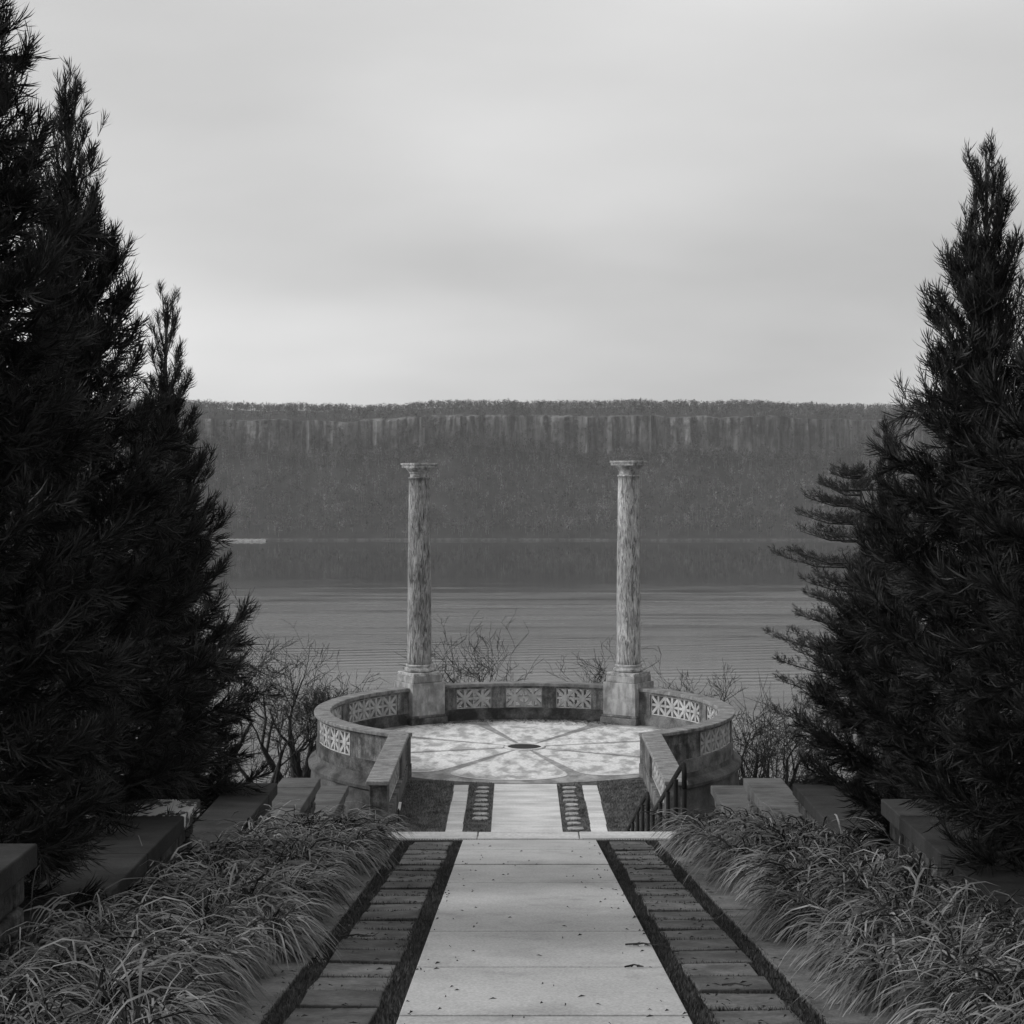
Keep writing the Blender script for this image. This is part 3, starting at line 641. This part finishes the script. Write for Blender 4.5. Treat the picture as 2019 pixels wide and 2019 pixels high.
def spray_mesh(name, pos, dirs, lens, seed, TP=TPL):
    r = np.random.default_rng(seed); n = len(pos); dirs = dirs / np.linalg.norm(dirs, axis=1, keepdims=True)
    up = np.tile([[0, 0, 1.0]], (n, 1)); s = np.cross(up, dirs); nn = np.linalg.norm(s, axis=1, keepdims=True); s = np.where(nn > .05, s / np.maximum(nn, 1e-6), [[0, 1.0, 0]]); t = np.cross(dirs, s)
    roll = r.normal(0, .5, n); c_, s_ = np.cos(roll)[:, None], np.sin(roll)[:, None]; s, t = s * c_ + t * s_, t * c_ - s * s_
    B = np.stack([dirs, s, t], 1) * lens[:, None, None]; Vs = []; Fs = []; ts = []; off = 0; which = r.integers(0, len(TP), n)
    for k, (tv, tt) in enumerate(TP):
        m_ = which == k; cnt = m_.sum()
        if not cnt: continue
        flat = tv.reshape(-1, 3); V = np.einsum('vi,nij->nvj', flat, B[m_]) + pos[m_][:, None]
        f1 = (tt[None] + 5 * np.arange(len(tv))[:, None, None]).reshape(-1, 3); F = f1[None] + (np.arange(cnt) * len(flat))[:, None, None] + off
        Vs.append(V.reshape(-1, 3)); Fs.append(F.reshape(-1, 3)); ts.append(np.repeat(r.uniform(0, 1, cnt), len(flat))); off += cnt * len(flat)
    return npmesh(name, np.concatenate(Vs), np.concatenate(Fs), False, np.concatenate(ts))

def conifer(label, x, y, z0, ztop, Rmax, seed, nb=120, lean=0.0, power=1.25):
    r = np.random.default_rng(seed); H = ztop - z0
    t_ = empty('conifer_tree', (x, y, z0), label=label, cat='tree', group='dark conifers flanking the walkway')
    def axis(h): return np.array([x + lean * (h / H) ** 2, y, z0 + h])
    def rad(h): u = h / H; return Rmax * np.minimum(1.0, (1.02 - u) ** (1 / power) * 1.12) * (.62 + .38 * min(1, u / .16))
    mb = MB(); hs = [0, .1 * H, .3 * H, .6 * H, .85 * H, .97 * H, H * .995]
    mb.tube([axis(h) for h in hs], [.2, .16, .12, .07, .03, .012, .005], 8).build('trunk', M['bark'], t_, smooth=True)
    pos, dirs, lens, segs = [], [], [], []
    ga = 2.399963
    for i in range(nb):
        u = .02 + .95 * ((i + r.uniform(0, 1)) / nb) ** .95; h = u * H; ph = i * ga + r.normal(0, .3)
        Rb = rad(h) * r.uniform(.68, 1.12); out = np.array([math.cos(ph), math.sin(ph), 0.0])
        el = .08 + .45 * u + .9 * max(0, u - .5) / .5 + r.normal(0, .12)
        tipzone = u > .84
        if tipzone and r.uniform() < .5: continue
        a = axis(h); L = max(.30 if tipzone else .16, Rb * (1.2 if tipzone else 1))
        def bp(s): return a + out * (L * s * math.cos(el)) + np.array([0, 0, L * (s * math.sin(el) + (.2 + .3 * u) * s * s)])
        segs.append([bp(0), bp(.5), bp(.95)])
        cnt = int(3 + 25 * min(1, Rb / .95)); lat = np.array([-out[1], out[0], 0])
        facing = -out[1] * 1.0 + (-out[0] if x > 0 else out[0]) * .8
        if facing < -.3: cnt = int(cnt * .5)
        for q in range(cnt):
            if tipzone and q > 5: break
            s = (.6, .75, .9)[q % 3] + r.uniform(-.1, .1) if tipzone else (.12, .35, .6, .8, .9)[q % 5] + r.uniform(-.14, .14); s = min(max(s, .02), 1.0)
            p = bp(s); tg = bp(min(s + .05, 1.1)) - bp(s); tg /= np.linalg.norm(tg)
            fan = 1.0 - .35 * s
            sd_ = r.normal(0, .75) * fan; vert = r.normal(.2 + .35 * u, .34) - (.95 if (u < .62 and r.uniform() < .38) else 0)
            if q == 0: p, sd_, vert = bp(.85), 0, .25
            d = tg + lat * sd_ + np.array([0, 0, vert]); pos.append(p + lat * r.normal(0, .12) * min(1, L)); dirs.append(d); lens.append(r.uniform(.26, .46) * (.6 + .4 * min(1, Rb / .9)))
    for q in range(4):                                             # wispy leader
        h = H * (1 - .02 * q); pos.append(axis(h)); dirs.append(np.array([r.normal(0, .3), r.normal(0, .3), 1.0])); lens.append(r.uniform(.16, .3))
    for q in range(int(H * 42)):                                   # inner twigs close to the trunk
        h = H * r.uniform(.0, .74); ph = r.uniform(0, 2 * np.pi); o = np.array([math.cos(ph), math.sin(ph), r.normal(.1, .5)]); pos.append(axis(h) + o * [1, 1, 0] * rad(h) * r.uniform(.0, .5)); dirs.append(o); lens.append(r.uniform(.35, .6) * min(1, .35 + rad(h)))
    mb = MB()
    for s in segs: mb.tube(s, [.018, .012, .005], 3)
    mb.build('branches', M['bark'], t_, kind='stuff')
    mk('crown', spray_mesh('crown', np.array(pos), np.array(dirs), np.array(lens), seed), M['needle'], t_)
    return t_
LX, RX = WX - 4.42, WX + 4.42
conifer('tallest nearest conifer cut by the left picture edge', LX + .22, 12.0, ground(12) - .2, 13.0, 1.25, 31, 190)
conifer('left conifer with a thin bare-stemmed leader against the sky', LX + .08, 15.5, ground(15.5) - .2, 11.15, 1.42, 32, 185)
conifer('lower left conifer nearest the river, behind the long wall section', LX - .12, 20.5, ground(20.5) - .3, 9.55, 1.2, 33, 170, lean=.06, power=1.2)
conifer('right conifer cut by the picture edge, foliage over the pale wall coping', RX - .04, 13.4, ground(13.4) - .2, 10.5, 1.4, 34, 180)
conifer('right conifer with a pointed leader standing against the sky', RX, 16.7, ground(16.7) - .2, 10.65, 1.5, 35, 185)
conifer('lower right conifer with drooping sprays in front of the pine', RX + .1, 21.5, ground(21.5) - .3, 8.0, 1.2, 36, 160, power=1.0)

def white_pine(label, x, y, z0, ztop, seed):
    r = np.random.default_rng(seed); t_ = empty('pine_tree', (x, y, z0), label=label, cat='tree'); H = ztop - z0
    MB().tube([(x, y, z0), (x + .1, y, z0 + H * .5), (x, y, ztop - .4)], [.3, .2, .03], 8).build('trunk', M['bark'], t_, smooth=True)
    pos, dirs, lens = [], [], []; mb = MB()
    # boughs in layers: height below the top, reach, azimuth (pi = towards the walkway)
    lay = [(.35, .7), (.8, 1.2), (1.3, 1.6), (1.9, 1.7), (2.5, 1.75), (3.3, 2.75), (4.0, 1.6), (4.7, 1.75), (5.4, 2.0), (6.2, 2.8), (6.9, 2.9), (7.8, 2.6), (8.8, 2.8)]
    for q, (dz, reach) in enumerate(lay):
        for k in range(6):
            ph = math.pi + (0, .55, -.6, 1.4, -1.5, 3.0)[k] + r.normal(0, .12); L = (reach + .42) * ((1, .9, .85, .75, .75, .8)[k]) * r.uniform(.92, 1.05)
            o = np.array([math.cos(ph), math.sin(ph), 0]); a = np.array([x, y, ztop - dz - .12 * L + r.normal(0, .08)])
            bp = lambda s: a + o * L * s + np.array([0, 0, L * (-.10 * s + .26 * s ** 2.2)])
            mb.tube([bp(0), bp(.5), bp(1)], [.05, .03, .01], 3); lat = np.array([-o[1], o[0], 0])
            for _ in range(int(14 + 24 * L)):
                s = r.uniform(.05, 1.0) ** .75; p = bp(s) + lat * r.normal(0, .16 * L * (1.1 - .6 * s)) + np.array([0, 0, abs(r.normal(0, .10))]); pos.append(p); dirs.append(o * .55 + np.array([r.normal(0, .5), r.normal(0, .5), r.uniform(.15, .9)])); lens.append(r.uniform(.2, .36))
    for _ in range(60):
        pos.append(np.array([x + r.normal(0, .25), y + r.normal(0, .25), ztop - r.uniform(.1, .9)])); dirs.append(np.array([r.normal(0, .5), r.normal(0, .5), 1])); lens.append(r.uniform(.22, .36))
    mb.build('branches', M['bark'], t_, kind='stuff')
    TP = [spray_template(90 + q, 10, .015, .022) for q in range(3)]
    mk('crown', spray_mesh('crown', np.array(pos), np.array(dirs), np.array(lens), seed, TP), M['pine'], t_)
white_pine('pine with layered upswept branches reaching out left of the right conifers', 12.2, 60.0, -9.5, 7.85, 51)

# ------------------------------------------------------------------ leafless trees beyond the terrace
def tubes_np(segs, tone_seed):
    A = np.array([np.concatenate([a, b, [ra, rb]]) for a, b, ra, rb in segs]); P0, P1, r0, r1 = A[:, :3], A[:, 3:6], A[:, 6], A[:, 7]; n = len(A)
    d = P1 - P0; d /= np.linalg.norm(d, axis=1, keepdims=True) + 1e-9; ref = np.where(np.abs(d[:, 2:3]) < .8, [[0, 0, 1.0]], [[1.0, 0, 0]]); u = np.cross(d, ref); u /= np.linalg.norm(u, axis=1, keepdims=True); w = np.cross(d, u); S = 4
    V = np.zeros((n, 2 * S, 3))
    for k in range(S):
        o = u * math.cos(2 * math.pi * k / S) + w * math.sin(2 * math.pi * k / S); V[:, k] = P0 + o * r0[:, None]; V[:, S + k] = P1 + o * r1[:, None]
    Q = np.array([(k, (k + 1) % S, S + (k + 1) % S, S + k) for k in range(S)]); F = (Q[None] + (2 * S * np.arange(n))[:, None, None]).reshape(-1, 4)
    return V.reshape(-1, 3), F, np.repeat(np.random.default_rng(tone_seed).uniform(0, 1, n), 2 * S)
def bare_tree(label, x, y, height, seed, stems=1, spread=.55, thick=.1, dens=1.0, lean=(0, 0), levels=5, top=2.0, minr=.0062):
    r = random.Random(seed); z = ground(y) - .4; height = (top - z) * .9
    t_ = empty('bare_tree', (x, y, z), label=label, cat='tree', group='leafless trees below the terrace'); S0, S1 = [], []
    def grow(p, d, L, rad, lev):
        n = 4 if lev < 3 else 3; seg = L / n; pts = [p]; cur = np.array(d, float)
        for i in range(n):
            wob = (.10, .20, .17, .17, .2, .2)[lev]; cur = cur + np.array([r.gauss(0, wob), r.gauss(0, wob), r.gauss(0, wob * .6) + (.12 if lev == 1 else .06 if lev > 1 else .02)]); cur /= np.linalg.norm(cur)
            q = p + cur * seg; ra, rb = rad * (1 - .55 * i / n), rad * (1 - .55 * (i + 1) / n)
            (S0[-1] if lev == 0 else S1).append((p, q, max(ra, minr), max(rb, minr * .8))); p = q
            if lev < levels and i >= (2 if lev == 0 else 1 if lev == 1 else 0):
                for _ in range(2 if r.random() < .55 * dens else 1):
                    if r.random() > .93 * dens and lev > 1: continue
                    ax_ = np.array([r.gauss(0, 1), r.gauss(0, 1), r.gauss(0, .35)]); ax_ /= np.linalg.norm(ax_); k = spread * r.uniform(.8, 1.5)
                    nd = cur * (1 - .3 * k) + ax_ * k; nd /= np.linalg.norm(nd); grow(p, nd, L * r.uniform(.5, .8), rb * r.uniform(.5, .72), lev + 1)
    for s in range(stems):
        S0.append([])
        d = np.array([lean[0] + r.gauss(0, .22 if stems > 1 else .06), lean[1] + r.gauss(0, .2 if stems > 1 else .06), 1.0]); d /= np.linalg.norm(d)
        grow(np.array([x + r.gauss(0, .12), y + r.gauss(0, .12), z]), d, height * .46 * r.uniform(.8, 1.1), thick * r.uniform(.8, 1.1), 0)
    zs = sorted(q[1][2] for q in S1); k_ = (top - z) / (zs[int(len(zs) * .995)] - z); o_ = np.array([x, y, z])
    S1[:] = [(o_ + (p - o_) * k_, o_ + (q - o_) * k_, ra, rb) for p, q, ra, rb in S1]
    for st_ in S0:
        V, F, T = tubes_np([(o_ + (p - o_) * k_, o_ + (q - o_) * k_, ra, rb) for p, q, ra, rb in st_], seed); mk('trunk', npmesh('trunk', V, F, True, T), M['twig'], t_)
    V, F, T = tubes_np(S1, seed); mk('crown', npmesh('crown', V, F, False, T), M['twig'], t_)
def at(p, Y): return (p - 1020) * Y / F_PX
BT = [  # label, px, Y, px of the top, seed, stems, thickness, density
    ('large many-stemmed bare tree left of the round balustrade', 590, 55.5, 1258, 1, 5, .12, .9),
    ('slender bare tree leaning right beside the balustrade, left side', 652, 57, 1290, 2, 2, .08, .8),
    ('fine-twigged bare tree against the left conifer', 528, 54, 1315, 3, 3, .08, .85),
    ('bare tree with spreading twigs left of the left pedestal', 720, 57, 1345, 4, 2, .05, .7),
    ('crooked bare tree rising behind the balustrade just right of the left column', 958, 56, 1210, 5, 2, .09, .70),
    ('forked bare tree behind the middle of the balustrade', 1006, 57, 1226, 6, 2, .08, .68),
    ('thin low bare tree behind the balustrade beside the left column', 905, 56, 1275, 7, 2, .045, .6),
    ('thin bare sapling cluster left of the right column', 1160, 57, 1256, 8, 3, .045, .64),
    ('low twiggy bare tree right behind the right column', 1285, 57, 1292, 9, 3, .045, .66),
    ('dense round-headed bare tree right of the right column', 1410, 56, 1306, 10, 2, .10, .85),
    ('wide spreading bare tree behind the right balustrade curve', 1478, 54, 1355, 11, 3, .09, .8),
    ('bare tree close to the right conifers', 1542, 55, 1372, 12, 3, .08, .78),
    ('bare tree whose twigs reach past the left conifer over the water', 436, 57, 1165, 13, 2, .09, .8),
]
for lb, p, Y, tp, sd_, stn, th, de in BT: bare_tree(lb, at(p, Y), Y, 1, sd_, stn, .62, th * 1.25, de * .76, top=px(0, tp, Y).z)

def thicket():
    r = np.random.default_rng(77); segs = []
    for i in range(330):
        if i < 70: Y = r.uniform(48, 74); x = at(r.uniform(470, 700), Y)
        else: Y = r.uniform(47, 76); x = at(r.uniform(1380, 1600), Y)
        if math.hypot(x - AX, Y - 46.6) < 6.6: continue
        p = np.array([x, Y, ground(Y) - .2]); d = np.array([r.normal(0, .4), r.normal(0, .4), 1.0]); L = r.uniform(.7, 1.5) * (1.3 if i < 560 else .8)
        for q in range(4):
            d = d / np.linalg.norm(d); b = p + d * L / 2; segs.append((p, b, .014 - .002 * q, .012 - .002 * q))
            e = d + r.normal(0, .6, 3); e /= np.linalg.norm(e); segs.append((b, b + e * L * .45, .008, .004)); e = d + r.normal(0, .7, 3); e /= np.linalg.norm(e); segs.append((b, b + e * L * .4, .008, .004))
            p = b; d = d + r.normal(0, .3, 3)
    V, F, T = tubes_np(segs, 5); mk('thicket', npmesh('thicket', V, F, False, T), M['twig'], kind='stuff', label='tangled leafless brush on the slope below the terrace')
thicket()

# ------------------------------------------------------------------ beds of arching ornamental grass
def grass_bed(side, seed):
    r = np.random.default_rng(seed); Cs = []
    y = 7.2
    while y < 28.5:
        for x in np.arange(2.0, 3.15, .28): Cs.append((WX * .6 + FX * .4 + side * (x + r.normal(0, .08) + (.12 * math.sin(y * 2.3 + side) if x < 2.1 else 0)), y + r.normal(0, .09)))
        y += .30 if y < 20 else .36
    Cs = np.array(Cs); out = []
    bx, by, bz, az, L, w, cl = [], [], [], [], [], [], []
    for (cx, cy) in Cs:
        k = int(np.interp(cy, [7, 11, 20, 29], [160, 145, 84, 44])); gz = ground(cy) - .06 if cy > END else ramp(cy) - .05
        if abs(cx - WX) < 2.35: k = int(k * 1.2)
        main = math.pi + .75 if side > 0 else -.75                   # arch towards the walkway and down the slope of the picture
        ctone = r.uniform(.1, .85); sc = r.uniform(.68, 1.22)
        a = main + r.normal(0, .42) + r.normal(0, .55, k); wild = r.uniform(0, 1, k) < .12; a = np.where(wild, r.uniform(0, 2 * np.pi, k), a)
        bx.append(cx + r.normal(0, .045, k)); by.append(cy + r.normal(0, .045, k)); bz.append(np.full(k, gz)); az.append(a)
        L.append(sc * r.uniform(.30, .70, k)); w.append(np.interp(cy, [7, 12, 20, 29], [.0050, .0058, .0080, .0115]) * r.uniform(.55, 1.3, k)); cl.append(np.clip(ctone + r.normal(0, .3, k), 0, 1))
    bx, by, bz, az, L, w, cl = map(np.concatenate, (bx, by, bz, az, L, w, cl)); n = len(bx)
    S = 6; s = (np.linspace(0, 1, S) ** .85)[None]; up = r.uniform(.75, 1.25, n)[:, None]; dr = r.uniform(.85, 1.35, n)[:, None]
    hz = L[:, None] * (.18 * s + .66 * s ** 1.4); vz = L[:, None] * (up * 1.65 * s - dr * 1.55 * s ** 1.9)
    ca, sa = np.cos(az)[:, None], np.sin(az)[:, None]; bend = r.normal(0, .12, n)[:, None] * s ** 2 * L[:, None]
    P = np.stack([bx[:, None] + ca * hz - sa * bend, by[:, None] + sa * hz + ca * bend, bz[:, None] + vz], -1)
    tw = r.normal(0, .5, n)[:, None]
    wd_ = (w[:, None] * np.array([.5, .9, 1.15, 1.0, .65, .05])[None])[..., None] * np.stack([-sa * np.cos(tw) + 0 * s, ca * np.cos(tw) + 0 * s, np.sin(tw) + 0 * s], -1)
    V = np.stack([P - wd_, P + wd_], 2).reshape(-1, 3); idx = (np.arange(n)[:, None] * S + np.arange(S - 1)[None]).reshape(-1) * 2
    F = np.stack([idx, idx + 1, idx + 3, idx + 2], -1)
    mk('ornamental_grass', npmesh('ornamental_grass', V, F, True, np.repeat(cl, S * 2)), M['straw'], kind='stuff', label='mass of arching straw-coloured ornamental grass along the %s of the walkway' % ('left' if side < 0 else 'right'))
grass_bed(-1, 61); grass_bed(1, 62)

# ------------------------------------------------------------------ litter
def litter(name, spots, label):
    r = np.random.default_rng(6); V, F = [], []
    for (x, y, z, s) in spots:
        a = r.uniform(0, math.pi); l, w = s * r.uniform(.7, 1.4), s * r.uniform(.12, .4); c_, s_ = math.cos(a), math.sin(a); o = len(V)
        for (u, v, h) in ((-l, 0, .002), (0, -w, .004), (l, 0, .003), (0, w, .012)): V.append((x + u * c_ - v * s_, y + (u * s_ + v * c_), z + h + s * .1))
        F.append((o, o + 1, o + 2, o + 3))
    mk(name, npmesh(name, V, F), M['litter'], kind='stuff', label=label)
r = np.random.default_rng(14); sp = []
for k in range(150):
    y = 8 + 11 * r.uniform() ** 1.3; side = 1 if r.uniform() < .6 else -1; x = FX + side * (.76 - abs(r.normal(0, .13))) if k < 90 else FX + r.uniform(-.76, .76); sp.append((x, y, ramp(y) + .003, r.uniform(.008, .022)))
for k in range(420):
    y = 8 + 11 * r.uniform() ** 1.3; side = r.choice([-1, 1]); x = FX + side * r.uniform(.9, 1.6); sp.append((x, y, ramp(y) - .004, r.uniform(.012, .03)))
litter('leaf_litter', sp, 'small dark leaf and needle scraps scattered on the slabs')
sp = []
for k in range(900):
    a = r.uniform(-.62, .62); q = 5.36 - abs(r.normal(0, .42)); sp.append((AX + q * math.sin(a), 46.6 + q * math.cos(a), .012, r.uniform(.02, .07)))
litter('terrace_litter', sp, 'dark wet leaves drifted along the far inside of the balustrade')
def twig_thing(label, x, y, L, a, seed):
    rr = random.Random(seed); t_ = empty('fallen_twig', (x, y, ramp(y)), label=label, cat='twig', group='fallen conifer twigs on the walkway'); mb = MB()
    d = Vector((math.cos(a), math.sin(a), -SLOPE * math.sin(a))); p0 = Vector((x, y, ramp(y) + .012)); s = Vector((-d.y, d.x, 0))
    mb.tube([p0 - d * L / 2, p0 + s * L * .05 + Vector((0, 0, .01)), p0 + d * L / 2], [.006, .005, .002], 5)
    for k in range(7):
        q = p0 + d * L * rr.uniform(-.4, .45); e = d * rr.uniform(.3, .8) + s * rr.uniform(-.8, .8) + Vector((0, 0, .15)); mb.tube([q, q + e * L * .28], [.005, .0015], 4)
    mb.build('stem', M['litter'], t_)
twig_thing('small curled twig near the right edge of the walkway, lower slabs', FX + .58, 10.42, .12, .2, 1)
twig_thing('long dry twig lying on the right pavers near the landing', FX + 1.16, 16.1, .36, .05, 2)
twig_thing('twig jutting from the right turf seam onto the slabs', FX + .70, 11.3, .24, -.25, 3)
twig_thing('twig lying on the nearest right pavers', FX + 1.12, 9.75, .16, -.3, 4)
twig_thing('twig lying across the left pavers halfway down', FX - 1.25, 11.7, .26, .1, 5)

# ------------------------------------------------------------------ haze over the river
hz = bpy.data.materials.new('haze_air'); hz.use_nodes = True; nt = hz.node_tree; nt.nodes.clear()
o_ = nt.nodes.new('ShaderNodeOutputMaterial'); pv = nt.nodes.new('ShaderNodeVolumePrincipled'); pv.inputs['Density'].default_value = .000075
pv.inputs['Color'].default_value = (.95, .95, .95, 1); nt.links.new(pv.outputs[0], o_.inputs['Volume'])
MB().box(-2700, 2700, -60, 2700, -78, 135).build('haze', hz, kind='stuff', label='thin pale haze hanging over the river')
